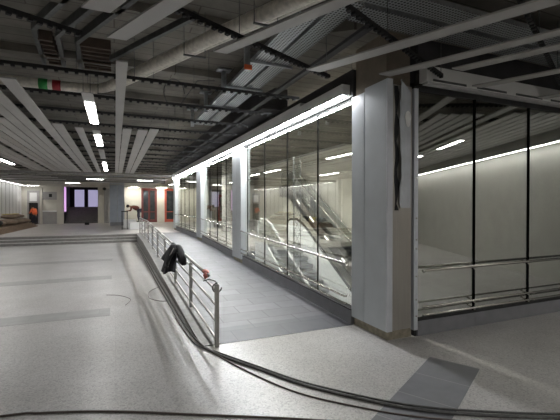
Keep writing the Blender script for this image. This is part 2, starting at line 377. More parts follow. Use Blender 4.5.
# rows behind and beside the camera, in the turned grid
n = 0
for d in (9.5, 5.2, 1.0, -3.4, -7.8):
    for s in ([-4.9, -8.5, -12.1, -2.9] if d < 6 else [-4.7, -8.4, -12.1]):
        a = rot(d, s-.4); b = rot(d, s+1.5)
        if a.y < -12.5: continue
        n += 1
        lamp_along(a, b, .15, 4.2, .009, 'white linear ceiling lamp behind the viewer, reflected in the right glass wall' if d > 5 else 'white linear ceiling lamp behind the viewer over the foreground floor', 'ceiling lamps behind the viewer')
# the wall washer along the right rear wall
a = rot(11.35, -1.2); b = rot(11.35, -17.5)
lamp_along(a, b, .07, 3.88, .10, 'continuous wall washing lamp at the top of the cream wall', None, 'lampwash', 'wall_lamp')
lamp_along((-7.6, 26, 0), (-7.6, 41.5, 0), .12, 4.0, .1, 'long white lamp along the top of the white side wall at far left', None, 'lampdim', 'wall_lamp')
# far zone lamps
for i, (x, y) in enumerate([(-6.6, 29.0), (-1.2, 31.2), (2.3, 31.2), (-3.2, 37), (5.2, 36), (9, 35)]):
    lamp_along((x-.7, y, 0), (x+.4, y, 0), .13, 4.1, .06, 'short white lamp crosswise in the far ceiling, %s from the front' % ordn[i], 'crosswise lamps in the far ceiling', 'lamp')
for i, (x, y) in enumerate([(-6.9, 41), (1.7, 41.0), (4.4, 41), (8.5, 41)]):
    lamp_along((x-.5, y, 0), (x+.5, y, 0), .15, 4.0, .06, 'white downlight over the back wall, %s from the left' % (['first', 'second', 'third', 'fourth'][i]), 'lamps along the back wall', 'lamp' if i == 0 else 'lamphall')
# added hidden lamps that brighten the escalator hall
for i, (y0, y1) in enumerate([(6.2, 12), (12.2, 19), (19.2, 27.8)]):
    lamp_along((4.38, y0, 0), (4.38, y1, 0), .14, 4.42, .08, 'added unseen long lamp inside the escalator hall over the %s glass bay' % ('nearest', 'middle', 'farthest')[i], 'added unseen escalator hall lamps', 'lamphall')

# ------------------------------------------------------------------ glass partitions
def vpost(y0, y1, label, zt=4.14):
    th = thing('metal_pillar', label, 'pillar', (XW, (y0+y1)/2, rz(y0)), 'pillars of the left glass wall')
    mid = (y0+y1)/2; zb = rz(y0)+.14
    for a, b in ((y0, mid-.008), (mid+.008, y1)):
        MB().box(XW-.08, XW+.16, a, b, zb, zt).build('cladding_panel', 'panel', th, .01)
    MB().box(XW-.03, XW+.16, y0+.03, y1-.03, rz(y0)-.02, zb).build('base', 'stone', th)
    for k in range(9):
        z = zb+.3+k*.42; MB().box(XW-.085, XW-.079, y0+.03, y0+.05, z, z+.02).build('bolt', 'darksteel', th)
    return th
vpost(12.28, 13.3, 'first blue grey metal pillar beyond the corner column in the left glass wall')
vpost(18.8, 19.9, 'second blue grey metal pillar beyond the corner column in the left glass wall')
vpost(27.6, 28.4, 'farthest blue grey pillar ending the left glass wall')

def glass_bay(y0, y1, divs, label, fix=True):
    th = thing('glass_partition', label, 'glass wall', (XW, (y0+y1)/2, rz((y0+y1)/2)), 'bays of the left glass wall')
    edges = [y0]+divs+[y1]
    for a, b in zip(edges[:-1], edges[1:]):
        g = MB(); za = rz(a)+.26; zb = rz(b)+.26
        g.hexa([(XW+.08, a+.012, za), (XW+.092, a+.012, za), (XW+.092, b-.012, zb), (XW+.08, b-.012, zb), (XW+.08, a+.012, 4.10), (XW+.092, a+.012, 4.10), (XW+.092, b-.012, 4.10), (XW+.08, b-.012, 4.10)])
        g.build('glass_pane', 'glass', th)
    for d in divs:
        MB().box(XW+.07, XW+.10, d-.011, d+.011, rz(d)+.26, 4.10).build('joint', 'jointblack', th)
    def sl(x0, x1, h0, h1, nm, mat):
        g = MB(); yy = [y0]+[y for y in ys if y0 < y < y1]+[y1]
        for a, b in zip(yy[:-1], yy[1:]):
            g.hexa([(x0, a, rz(a)+h0), (x1, a, rz(a)+h0), (x1, b, rz(b)+h0), (x0, b, rz(b)+h0), (x0, a, rz(a)+h1), (x1, a, rz(a)+h1), (x1, b, rz(b)+h1), (x0, b, rz(b)+h1)])
        return g.build(nm, mat, th)
    sl(XW-.03, XW+.12, 0, .255, 'plinth', 'plinth')
    sl(XW-.035, XW+.125, .255, .275, 'plinth_cap', 'black')
    MB().box(XW+.06, XW+.12, y0, y1, 4.10, 4.13).build('transom', 'black', th)
    yy = [y0+.08]+[y for y in ys if y0+.08 < y < y1-.08]+[y1-.08]
    for nm, h, r in (('handrail', 1.1, .026), ('lower_rail', .50, .018), ('lower_rail', .37, .018)):
        MB().tube([(XW-.07, yy[0], rz(yy[0])+h)]+[(XW-.11, y, rz(y)+h) for y in yy]+[(XW-.07, yy[-1], rz(yy[-1])+h)], r, 10).build(nm, 'stainless', th, smooth=True)
    for d in divs:
        b = MB()
        for h in (1.1, .5, .37): b.beam((XW-.10, d, rz(d)+h-.02), (XW+.08, d, rz(d)+h-.04), .03, .02)
        b.build('bracket', 'stainless', th)
glass_bay(5.84, 12.26, [7.27, 8.86, 10.47, 12.05], 'tall clear glass bay between corner column and first pillar, escalators behind')
glass_bay(13.32, 18.78, [14.7, 16.1, 17.5], 'middle glass bay between the first and second pillars')
glass_bay(19.92, 27.58, [21.4, 22.9, 24.4, 25.9], 'farthest glass bay between the second pillar and the end pillar')

# lamp box along the top of the left glass wall
def boxlamp(y0, y1, label, lit=True):
    th = thing('glass_wall_lamp', label, 'lamp box', (XW-.08, (y0+y1)/2, 4.14), 'lamp boxes over the left glass wall')
    MB().box(XW-.17, XW-.0, y0, y1, 4.162, 4.36).build('housing', 'white', th, .004)
    MB().box(XW-.145, XW-.09, y0+.03, y1-.03, 4.148, 4.162).build('diffuser', 'lampwall', th)
    y = y0+1.2
    while y < y1-.3: MB().box(XW-.173, XW-.170, y, y+.28, 4.175, 4.195).build('slot', 'black', th); y += 1.55
boxlamp(5.92, 9.1, 'bright lamp box over the glass nearest the corner column')
boxlamp(9.1, 13.6, 'bright lamp box over the first pillar of the left glass wall')
boxlamp(13.6, 20, 'bright lamp box from the first to the second pillar')
boxlamp(20, 28.4, 'farthest bright lamp box over the left glass wall')
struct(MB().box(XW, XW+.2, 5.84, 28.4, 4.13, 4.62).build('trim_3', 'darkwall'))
struct(MB().box(XW-.175, XW-.0, 7.6, 28.4, 4.36, 4.43).build('trim_3', 'white'))

# right glass wall
th = thing('glass_partition', 'reflective glass wall right of the corner column, chrome rails in front', 'glass wall', (7.5, YW, 0))
xd = [4.58, 5.92, 7.39, 8.86, 10.33]
for a, b in zip(xd[:-1], xd[1:]):
    MB().box(a+.012, b-.012, YW+.02, YW+.032, .26, 4.05).build('glass_pane', 'glassr', th)
    if a > 4.6: MB().box(a-.014, a+.014, YW+.0, YW+.05, .26, 4.05).build('joint', 'jointblack', th)
for a, b in zip(xd[:-1], xd[1:]): MB().box(a+.002, b-.002, YW-.03, YW+.06, 0, .25).build('plinth', 'plinth', th, .003)
MB().box(4.57, 10.4, YW-.035, YW+.065, .25, .275).build('plinth_cap', 'black', th)
MB().box(4.53, 4.57, YW-.01, YW+.3, 0, .25).build('gap_shade', 'black', th)  # black block stands in for the shade of the gap beside the plinth
MB().box(4.57, 10.4, YW-.01, YW+.06, 4.05, 4.13).build('transom', 'black', th)
for nm, h, r in (('handrail', 1.1, .026), ('lower_rail', .50, .018), ('lower_rail', .37, .018)):
    MB().tube([(4.66, YW-.06, h-.03), (4.67, YW-.11, h), (4.72, YW-.12, h), (10.35, YW-.12, h)], r, 10).build(nm, 'stainless', th, smooth=True)
for x in xd[1:]:
    b = MB()
    for h in (1.1, .5, .37): b.beam((x, YW-.11, h-.02), (x, YW+.0, h-.05), .035, .022); b.tube([(x, YW-.008, h-.06), (x, YW+.0, h-.06)], .03, 10)
    b.build('bracket', 'stainless', th)
th = thing('unlit_lamp_box', 'unlit white lamp box over the right glass wall', 'lamp box', (7.5, YW, 4.15))
MB().box(4.62, 10.4, YW-.17, YW, 4.17, 4.42).build('housing', 'white', th, .004)
MB().box(4.65, 10.35, YW-.155, YW-.045, 4.13, 4.17).build('diffuser', 'lampoff', th)
x = 4.75
while x < 10: MB().box(x, x+.75, YW-.174, YW-.170, 4.178, 4.215).build('slot', 'darksteel', th); x += 1.0

# ------------------------------------------------------------------ corner column
th = thing('corner_column', 'large blue grey metal clad column at the corner of the glass walls', 'column', (4.2, 5.35, 0))
MB().box(4.0, 4.48, YW+.06, 5.80, 0, 4.95).build('concrete_core', 'concrete', th)
MB().box(3.98, 4.47, YW-.0, 5.82, 0, .15).build('base', 'stone', th, .006)
MB().box(XW-.02, XW+.03, 5.46, 5.83, .15, 4.10).build('side_panel', 'panel', th, .006)
MB().box(XW-.02, XW+.03, YW-.02, 5.445, .15, 4.16).build('side_panel', 'panel', th, .006)
MB().box(XW-.02, XW+.09, YW-.055, YW-.02, .15, 4.16).build('corner_trim', 'paneledge', th, .006)['label'] = 'pale corner edge of the panel'
MB().box(XW+.09, 4.43, YW-.04, YW-.0, .16, 4.08).build('front_panel', 'brushed', th)['label'] = 'brown grey brushed steel front panel'
MB().box(4.46, 4.545, YW-.07, YW+.06, .12, 4.06).build('edge_post', 'paneledge', th, .005)['label'] = 'narrow pale edge post'
for z in (.35, .62, 1.0, 1.45, 1.6, 1.95, 2.6): MB().tube([(4.505, YW-.078, z), (4.505, YW-.068, z)], .014, 10).build('screw', 'stainless', th)
# black strip standing in for the shaded gap, and the loose protective film
zs = [4.16, 4.05, 3.98, 3.85, 3.8, 3.62, 3.5, 3.35, 3.2, 3.05, 2.9, 2.72, 2.6, 2.45, 2.3, 2.2, 2.12]
lx = [4.17, 4.155, 4.15, 4.16, 4.145, 4.165, 4.15, 4.17, 4.165, 4.15, 4.165, 4.16, 4.175, 4.15, 4.17, 4.16, 4.19]
f = MB(); vs = []
for z, x in zip(zs, lx):
    top = z > 4.0
    xr = 4.40 if not top else 4.40-(z-4.0)*1.2
    for x2, yy in ((x, -.085-.02*math.sin(z*5)), (x+.3*(xr-x), -.06), (x+.7*(xr-x), -.05), (xr, -.048)): vs.append((x2, YW+yy, z))
fs = [(i*4+k, i*4+k+1, i*4+k+5, i*4+k+4) for i in range(len(zs)-1) for k in range(3)]
f.add(vs, fs); o = f.build('protective_film', 'film', th); o['label'] = 'torn loose grey protective film'
o.modifiers.new('s', 'SOLIDIFY').thickness = .003
g = MB(); pl = [(4.075, 4.06)]; 
L = [(4.085+.012*math.sin(z*9), z) for z in [4.06-.11*i for i in range(19)]]; Rr = [(4.15+.022*math.sin(z*13+1)+.01*math.sin(z*31), z) for z in [2.08+.11*i for i in range(19)]]
g.prism(L+Rr, 'y', YW-.046, YW-.0401); g.build('torn_gap_shade', 'black', th)['label'] = 'black ragged strip standing in for the dark gap by the torn film'
g = MB(); g.prism([(4.33+.06*math.cos(a)*(1+.2*math.sin(3*a)), 3.55+.13*math.sin(a)) for a in [2*math.pi*i/18 for i in range(18)]], 'y', YW-.07, YW-.062); g.build('paper_patch', 'tissue', th)['label'] = 'round white patch on the film'
# concrete column above corner widening (steel angle beside it)
MB().box(4.49, 4.62, YW+.08, YW+.2, 4.2, 4.95).build('steel_upright', 'black', th)

# ------------------------------------------------------------------ ceiling strips
ZS = 4.2
def strip_y(x0, x1, y0, y1, label, mat='strip', z=ZS):
    o = MB().box(x0, x1, y0, y1, z, z+.022).build('ceiling_strip', mat)
    return tag(o, label, 'ceiling strip', 'ceiling strips over the left floor')
YE = 25.85
left = []
left.append((-.96, -.77, 11.3)); left.append((-1.44, -1.2, 11.0)); left.append((-1.70, -1.47, 7.4))
left += [(-2.09, -1.87, 5.6), (-2.33, -2.11, 5.6), (-2.58, -2.36, 10.8), (-2.83, -2.61, 10.8), (-3.08, -2.86, 10.6), (-3.33, -3.11, 10.6)]
left += [(-3.78, -3.5, 6.5), (-4.06, -3.82, 6.5), (-4.32, -4.1, 6.5)]
x = -4.95
while x > -7.7: left.append((x-.22, x, 6.5)); x -= .25 if abs(x+5.7) > .2 else .45
for i, (a, b, y) in enumerate(left):
    strip_y(a, b, y, YE, 'pale grey ceiling strip, %s to the left of the lamp row' % ordn[i].replace('nearest', 'first'), 'strip' if i < 4 else 'strip_dirty' if i > 6 and i % 2 else 'strip')
for i, (a, b, y) in enumerate([(0.02, .18, 5.9), (.2, .42, 11.0), (.58, .83, 11.0), (.87, 1.10, 10.8)]):
    strip_y(a, b, y, YE, 'pale grey ceiling strip, %s to the right of the lamp row%s' % (ordn[i].replace('nearest', 'first'), ', reaching nearest' if i == 0 else ''))
# dusty brown patches near the far column
# crosswise strips in the far zone
k = 0
for y in (26.9, 28.0, 29.9, 32.2, 34.2, 35.3, 37.8, 39.6):
    for (x0, x1) in ((-7.6+.25*(k//2 % 4), -3.6+.25*(k//2 % 4)), (-1.2+.3*(k//2 % 3), 3.4)):
        o = thing('ceiling_strip', '', '', ((x0+x1)/2, y+.12, 3.95))
        MB().box(x0, x1, y, y+.25, 3.95, 3.975).build('strip_panel', 'strip', o)
        for xx in (x0+.8, x1-.8): MB().tube([(xx, y+.12, 3.975), (xx, y+.12, SL)], .006, 6).build('hanger', 'darksteel', o)
        tag(o, 'crosswise pale ceiling strip beyond the far fascia, %s row back, %s half' % (ordn[k//2].replace('nearest', 'first'), 'left' if k % 2 == 0 else 'right'), 'ceiling strip', 'crosswise strips in the far ceiling'); k += 1
# foreground strips, turned 25 degrees
def strip_r(d, wd, y_end, s_back, label, group='turned ceiling strips in the foreground', mat='strip'):
    # end cut parallel to X at y_end
    vs = []
    for z in (ZS, ZS+.022):
        pts = []
        for dd in (d, d+wd):
            # point on line dd with y = y_end : y = dd*sinA + s*cosA
            s = (y_end-dd*DC.y)/DS.y; pts.append(rot(dd, s, z))
        b1 = rot(d+wd, s_back, z); b0 = rot(d, s_back, z)
        vs += [b0, b1, pts[1], pts[0]]
    o = MB().hexa(vs).build('ceiling_strip', mat)
    return tag(o, label, 'ceiling strip', group)
fg = [(1.6, .25, 4.46), (2.09, .2, 5.12), (3.22, .17, 5.03), (4.58, .22, 5.15), (5.5, .2, 4.88), (6.0, .2, 4.25), (7.1, .2, 4.98), (8.66, .2, 4.92)]
for i, (d, wd, ye) in enumerate(fg):
    strip_r(d, wd, ye, -8, 'slanting pale ceiling strip over the foreground, %s from the left' % (ordn[i].replace('nearest', 'first')))
d = 5.85; i = 0
while d < 11.2:
    near = any(d < a+w_+.03 and d+.22 > a-.03 for a, w_, _ in fg)
    if not near:
        strip_r(d, .22, min(4.85, d/2.2), -13 if d > 8 else -11, 'close set ceiling strip mirrored in the right glass, %s from the left' % ordn[min(i, 27)].replace('nearest', 'first'), 'close set ceiling strips mirrored in the right glass', 'strip'); i += 1
    d += .27
for i in range(4):
    strip_r(-3.9-i*1.1, .22, 4.9, -9, 'pale ceiling strip left of the viewer, %s out' % ordn[i].replace('nearest', 'first'), 'ceiling strips left of the viewer')

# carriers: black notched rails with hanging rods
def carrier(a, b, label, group, tooth=.12, hang=2.0, teeth=True):
    a = Vector(a); b = Vector(b); u = (b-a).normalized(); Lg = (b-a).length; mid = (a+b)/2
    th = thing('ceiling_rail', label, 'ceiling rail', (mid.x, mid.y, ZS+.03), group)
    zc = Vector((0, 0, ZS+.075)); r = MB(); r.beam(a+zc, b+zc, .03, .05)
    if teeth:
        t = tooth/2
        while t < Lg: r.beam(a+u*(t-.02)+Vector((0, 0, ZS+.037)), a+u*(t+.03)+Vector((0, 0, ZS+.037)), .05, .03); t += tooth
    r.build('rail', 'black', th)
    t = hang/2
    while t < Lg:
        p = a+u*t; MB().tube([p+Vector((0, 0, ZS+.09)), p+Vector((0, 0, SL))], .005, 6).build('hanger_rod', 'darksteel', th); t += hang
for i in range(14):
    y = 6.8+1.4*i
    if y > 25.6: break
    carrier((-7.9, y, 0), (3.35, y, 0), 'black notched rail across the ceiling, %s back over the ramp' % ordn[i].replace('nearest', 'first'), 'black rails across the left ceiling', .14 if i < 6 else .3, 2.1)
def send(s, y):   # d where the line s reaches Y=y
    return (y-s*DS.y)/DC.y
for i, (s, da, db) in enumerate([(4.96, -4, min(send(4.96, 5.3), 3)), (3.57, 2.3, send(3.57, 5.45)), (2.17, 3.5, send(2.17, 4.68)), (.77, 1.0, 9.4), (-.63, -4, 11.2), (-6.1, -6, 11.2), (-9.7, -6, 11.2)]):
    carrier(rot(da, s), rot(db, s), 'black notched rail slanting over the foreground, %s towards the viewer' % ordn[i].replace('nearest', 'first'), 'slanting black rails over the foreground', .1, 1.9)

# ------------------------------------------------------------------ pipes, trays, beams
th = thing('insulated_pipe', 'foil insulated pipe bending across the ceiling with green and red bands', 'pipe', (-.3, 9.1, 4.75))
pts = [(-7.9, 8.93, 4.6), (-2, 8.95, 4.6), (-.6, 8.95, 4.6), (-.33, 8.88, 4.6), (-.15, 8.68, 4.6), (1.18, 5.77, 4.6), (1.99, 4.10, 4.6), (6.5, -5.4, 4.6)]
MB().tube(pts, .10, 16).build('pipe', 'insul', th, smooth=True)
MB().tube([(p[0]+.19, p[1]+.02, 4.62) if i > 3 else (p[0], p[1]+.24, 4.62) for i, p in enumerate(pts)], .05, 10).build('thin_pipe', 'insul', th, smooth=True)
MB().tube([(-1.39, 8.95, 4.6), (-1.23, 8.95, 4.6)], .105, 16).build('green_band', 'green', th, smooth=True)
MB().tube([(-1.15, 8.95, 4.6), (-1.0, 8.95, 4.6)], .105, 16).build('red_band', 'red', th, smooth=True)
h = MB()
for k in (0, .3, .6, .9):
    p = Vector((-.15, 8.68, 0)).lerp(Vector((1.99, 4.1, 0)), k); h = MB(); h.beam((p.x-.17, p.y, 4.45), (p.x+.17, p.y, 4.45), .03, .02)
    for q in (-.16, .16): h.tube([(p.x+q, p.y, 4.45), (p.x+q, p.y, SL)], .006, 6)
    h.build('pipe_hanger', 'darksteel', th)

def tray(x0, x1, y0, y1, z, label, axis):
    th = thing('cable_tray', label, 'cable tray', ((x0+x1)/2, (y0+y1)/2, z), 'perforated cable trays')
    MB().box(x0, x1, y0, y1, z, z+.006).build('perforated_base', 'tray', th)
    for k in (0, 1):
        if axis == 'y': xx = x0 if k == 0 else x1-.004; MB().box(xx, xx+.004, y0, y1, z+.006, z+.07).build('side_rail', 'galv', th)
        else: yy = y0 if k == 0 else y1-.004; MB().box(x0, x1, yy, yy+.004, z+.006, z+.07).build('side_rail', 'galv', th)
tray(2.32, 2.64, 4.7, 12.5, 4.80, 'left perforated cable tray running back above the ramp', 'y')
tray(2.70, 3.02, 4.2, 12.5, 4.80, 'right perforated cable tray running back above the ramp', 'y')
tray(2.32, 11, 3.80, 4.15, 4.80, 'front perforated cable tray running right above the column', 'x')
tray(3.06, 11, 4.25, 4.65, 4.80, 'rear perforated cable tray running right above the column', 'x')
for i, y in enumerate([6.6, 8.2, 10.0, 11.9]):
    th = thing('tray_hanger', 'galvanised cable tray hanger, %s back above the ramp' % ordn[i].replace('nearest', 'first'), 'bracket', (2.6, y, 4.75), 'galvanised cable tray hangers')
    MB().beam((2.15, y, 4.775), (3.1, y, 4.775), .05, .045).build('cross_arm', 'galv', th)
    MB().beam((2.2, y, 4.6), (2.2, y, SL), .09, .09).build('upright', 'galv', th)
    MB().beam((2.05, y, 5.12), (2.35, y, 5.12), .22, .03).build('top_plate', 'galv', th)
th = tag(MB().box(2.13, 2.27, 6.52, 6.55, 4.6, 4.68).build('orange_cap', 'vest'), 'small orange cap on the nearest cable tray hanger', 'cap')

# steel edge channels and dark ribs in the slab, left
def poly_beam(pts, wd, z0, z1, mat, label, name='ceiling_beam'):
    m = MB(); zc = (z0+z1)/2
    for a, b in zip(pts[:-1], pts[1:]): m.beam((a[0], a[1], zc), (b[0], b[1], zc), wd, z1-z0)
    return tag(m.build(name, mat), label, 'ceiling beam', 'steel channels under the slab')
poly_beam([(-.25, 5.3), (-1.2, 7.3), (-1.3, 9.0)], .07, 5.0, SL, 'darksteel', 'leftmost steel channel in the slab above the left foreground')
poly_beam([(-.1, 5.8), (-.88, 7.45), (-.95, 9.0)], .07, 5.0, SL, 'darksteel', 'second steel channel in the slab above the left foreground')
poly_beam([(.35, 5.5), (-.6, 7.6), (-.65, 9.0)], .07, 5.0, SL, 'darksteel', 'third steel channel in the slab above the left foreground')
poly_beam([(.88, 4.55), (-.05, 6.4)], .05, 4.36, 4.44, 'darksteel', 'dark strut beside the wide slanting ceiling strip', 'ceiling_strut')
for (xa, xb, yy) in ((-1.25, -.92, 7.4), (-.62, .0, 7.5)):
    for k in range(7):
        y = 7.6+k*.2; tag(MB().box(xa+.06, xb-.06, y, y+.06, 4.98, SL).build('slab_rib', 'ribs'), 'short dark brown slab rib %s the two steel channels, %s from the front' % ('left of' if xa < -1 else 'right of', ordn[k].replace('nearest', 'first')), 'slab rib', 'short ribs between the steel channels')
for i in range(9):
    y = 6.0+i*2.4
    o = MB().box(-7.9, 2.2, y, y+.18, 5.0, SL).build('ceiling_rib', 'slab')
    tag(o, 'shallow concrete rib across the slab, %s back' % ordn[i].replace('nearest', 'first'), 'ceiling rib', 'concrete ribs across the slab')
# dropped concrete panel by the corner column
struct(MB().prism([(3.15, 5.4), (4.0, 4.75), (8.5, 4.75), (8.5, 5.6), (3.9, 5.6), (3.4, 9.0), (3.15, 9.0)], 'z', 4.95, SL).build('ceiling_drop', 'slab'))
# pair of dark conduits above the near glass
for i, (x, z) in enumerate(((3.20, 4.62), (3.31, 4.66))):
    tag(MB().beam((x, 4.4, z), (x, 27, z), .06, .05).build('conduit', 'darkwall'), 'dark conduit above the left glass wall, %s one' % ('outer', 'inner')[i], 'conduit', 'dark conduits above the glass wall')
# looped loose cable hanging in the ceiling
lp = [(1.2+.22*math.cos(a), 8.6, 4.62+.3*math.sin(a)) for a in [2*math.pi*i/20 for i in range(18)]]+[(1.7, 8.6, 4.95), (2.1, 8.6, 5.0)]
tag(MB().tube(lp, .012, 6).build('hanging_cable', 'cable', smooth=True), 'loop of loose cable hanging from the ceiling over the ramp', 'cable')

# ------------------------------------------------------------------ ramp railing
RX = 1.42
th = thing('ramp_railing', 'stainless steel railing along the left edge of the ramp', 'railing', (RX, 5.7, 0))
py = [5.72, 7.9, 10.08, 12.27, 14.45, 16.6, 18.8, 21.0, 23.2, 25.3]
for i, y in enumerate(py):
    MB().box(RX-.03, RX+.03, y-.03, y+.03, rz(y), rz(y)+(.96 if i == 0 else .92)).build('post', 'railsteel', th, .004)
def rail_line(h, r, y0, y1, nm):
    pts = [(RX, y, rz(y)+h) for y in [y0]+[q for q in ys if y0 < q < y1]+[y1]]
    return MB().tube(pts, r, 10).build(nm, 'railsteel', th, smooth=True)
for h in (.11, .38, .63, .86): rail_line(h, .02, 5.72, 25.3, 'rail_bar')
hr = rail_line(.98, .03, 6.3, 25.3, 'handrail')
for y in py[1:]:
    pass
for y in py[1:]: MB().tube([(RX, y, rz(y)+.9), (RX, y, rz(y)+.97)], .012, 8).build('handrail_stem', 'railsteel', th)
for k, (ya, yb) in enumerate([(12.6, 13.1), (14.6, 15.6), (17.0, 17.8)]):
    pts = [(RX, ya, rz(ya)+.98), (RX, yb, rz(yb)+.98)]
    o = MB().tube(pts, .036, 10).build('wrapping', 'tissue', th, smooth=True); o['label'] = 'white wrapping on the handrail'
# wire lock at the near end
lk = [(RX+.01+.07*math.cos(a), 5.74, .90+.07*math.sin(a)) for a in [2*math.pi*i/16 for i in range(17)]]
tag(MB().tube([(RX-.10, 6.2, .93), (RX-.05, 6.0, .99), (RX, 5.8, .99)]+lk[4:], .011, 8).build('coiled_wire', 'cable', smooth=True), 'black looped wire on the near end post of the railing', 'wire')

# jacket draped over the handrail
def drape(yc, half, hang_l, hang_r, label):
    vs = []; nU, nV = 18, 10
    zt = rz(yc)+1.02
    for j in range(nV+1):
        t = j/nV; y = yc-half+2*half*t
        for i in range(nU+1):
            s = -1+2*i/nU
            hl = hang_l*(1-.35*abs(t-.5)*2+.08*math.sin(7*t)) ; hr_ = hang_r*(1-.3*t+.1*math.sin(9*t+1))
            if abs(s) < .15: x = RX+s*.25; z = rz(y)+1.02-.1*s*s
            elif s < 0: q = (-s-.15)/.85; x = RX-.045-.36*q*(1-.3*q)-.025*math.sin(t*11+q*3); z = rz(y)+1.0-hl*q
            else: q = (s-.15)/.85; x = RX+.045+.05*q+.025*math.sin(t*10+q*2); z = rz(y)+1.0-hr_*q
            yy = y+(y-yc)*(-.25)*abs(s)+.03*math.sin(s*8+t*3)
            vs.append((x, yy, z))
    n1 = nU+1; fs = [(j*n1+i, j*n1+i+1, (j+1)*n1+i+1, (j+1)*n1+i) for j in range(nV) for i in range(nU)]
    return vs, fs
th = thing('jacket', label='black jacket draped over the ramp handrail', cat='jacket', loc=(RX, 9.3, .9))
m = MB(); m.add(*drape(9.95, .55, .55, .40, '')); 
def fold(cx, cy, zt, zb_, rt, rb_, seed):
    n, k = 28, 9; vs = []; fs = []
    for i in range(k+1):
        t = i/k; r0 = rt+(rb_-rt)*(t**.6); z = zt+(zb_-zt)*t
        for j in range(n):
            a_ = 2*math.pi*j/n; rr = r0*(1+.16*t*math.sin(5*a_+seed)+.07*math.sin(9*a_+3*t))
            vs.append((cx-.12*t+rr*math.cos(a_), cy+1.9*rr*math.sin(a_), z-.05*t*math.sin(2*a_+seed)))
    for i in range(k):
        for j in range(n): fs.append((i*n+j, i*n+(j+1) % n, (i+1)*n+(j+1) % n, (i+1)*n+j))
    fs.append(tuple(range(n))); fs.append(tuple(range(k*n, k*n+n)))
    m.add(vs, fs)
fold(RX-.07, 9.95, 1.17, .50, .06, .15, 1.0); o = m.build('jacket_body', 'cloth', th, smooth=True); o.modifiers.new('s', 'SOLIDIFY').thickness = .05
MB().tube([(RX-.02, 9.55, rz(9.5)+1.04), (RX-.03, 9.2, rz(9.2)+1.06), (RX-.05, 8.8, rz(9)+1.0), (RX-.06, 8.5, rz(9)+.92), (RX-.07, 8.3, rz(9)+.82)], [.05, .06, .07, .07, .06], 10).build('sleeve', 'cloth', th, smooth=True)
MB().tube([(RX-.10, 9.62, 1.12), (RX-.2, 9.58, .95), (RX-.24, 9.6, .68)], .012, 6).build('zip', 'clothgrey', th, smooth=True)
# rag
rg = MB(); rg.blob((RX, 6.5, 1.03), (.055, .13, .03), 16, 10, .2); rg.blob((RX-.03, 6.38, .98), (.035, .08, .05), 12, 8, .3)
tag(rg.build('rag', 'rag', smooth=True), 'crumpled pink red rag on the near end of the handrail', 'rag')

# ------------------------------------------------------------------ floor cables
def smoothpts(p, n=6):
    out = []; P = [Vector((a, b, 0)) for a, b in p]; P = [P[0]]+P+[P[-1]]
    for i in range(1, len(P)-2):
        for k in range(n):
            t = k/n; a, b, c, d = P[i-1:i+3]
            out.append(.5*((2*b)+(c-a)*t+(2*a-5*b+4*c-d)*t*t+(3*b-a-3*c+d)*t**3))
    out.append(P[-2]); return out
def cable(p, r, mat, label):
    q = [(v.x, v.y, r) for v in smoothpts(p)]
    return tag(MB().tube(q, r, 8).build('floor_cable', mat, smooth=True), label, 'cable')
main = [(1.1, 23.5), (1.12, 20.7), (1.13, 16), (1.12, 11.4), (1.13, 8.95), (1.14, 7.14), (1.2, 5.95), (1.37, 5.34), (1.72, 4.68), (2.03, 4.1), (2.41, 3.6), (2.85, 3.13), (3.33, 2.8), (4.2, 2.35), (6, 1.6)]
cable(main, .017, 'cable', 'thick dark cable curving along the kerb and across the foreground')
cable([(x-.06 if i < 7 else x+.03, y+(.0 if i < 7 else .08)) for i, (x, y) in enumerate(main)], .012, 'cable', 'second dark cable running close beside the thick one')
cable([(1.05, 7.5), (1.12, 6.2), (1.36, 5.3), (1.60, 4.6), (1.92, 3.92), (2.39, 3.37), (2.91, 2.92), (4.2, 2.1)], .009, 'cablethin', 'thin dark cable in front of the thick cable')
cable([(-3, 4.9), (-1.08, 4.68), (-.72, 4.59), (-.25, 4.42), (.23, 4.2), (.7, 3.95), (1.52, 3.52), (2.1, 3.2), (2.7, 2.95)], .011, 'cablethin', 'thin cable crossing the floor at the bottom left')
cable([(1.1, 10.6), (.8, 10.1), (.72, 9.4), (.9, 9.0), (1.1, 8.9)], .006, 'cablethin', 'thin wire loop on the floor beside the kerb')
cable([(.2, 8.9), (.32, 9.4), (.1, 9.9), (-.2, 10.1)], .005, 'cablethin', 'faint curl of wire on the open floor')

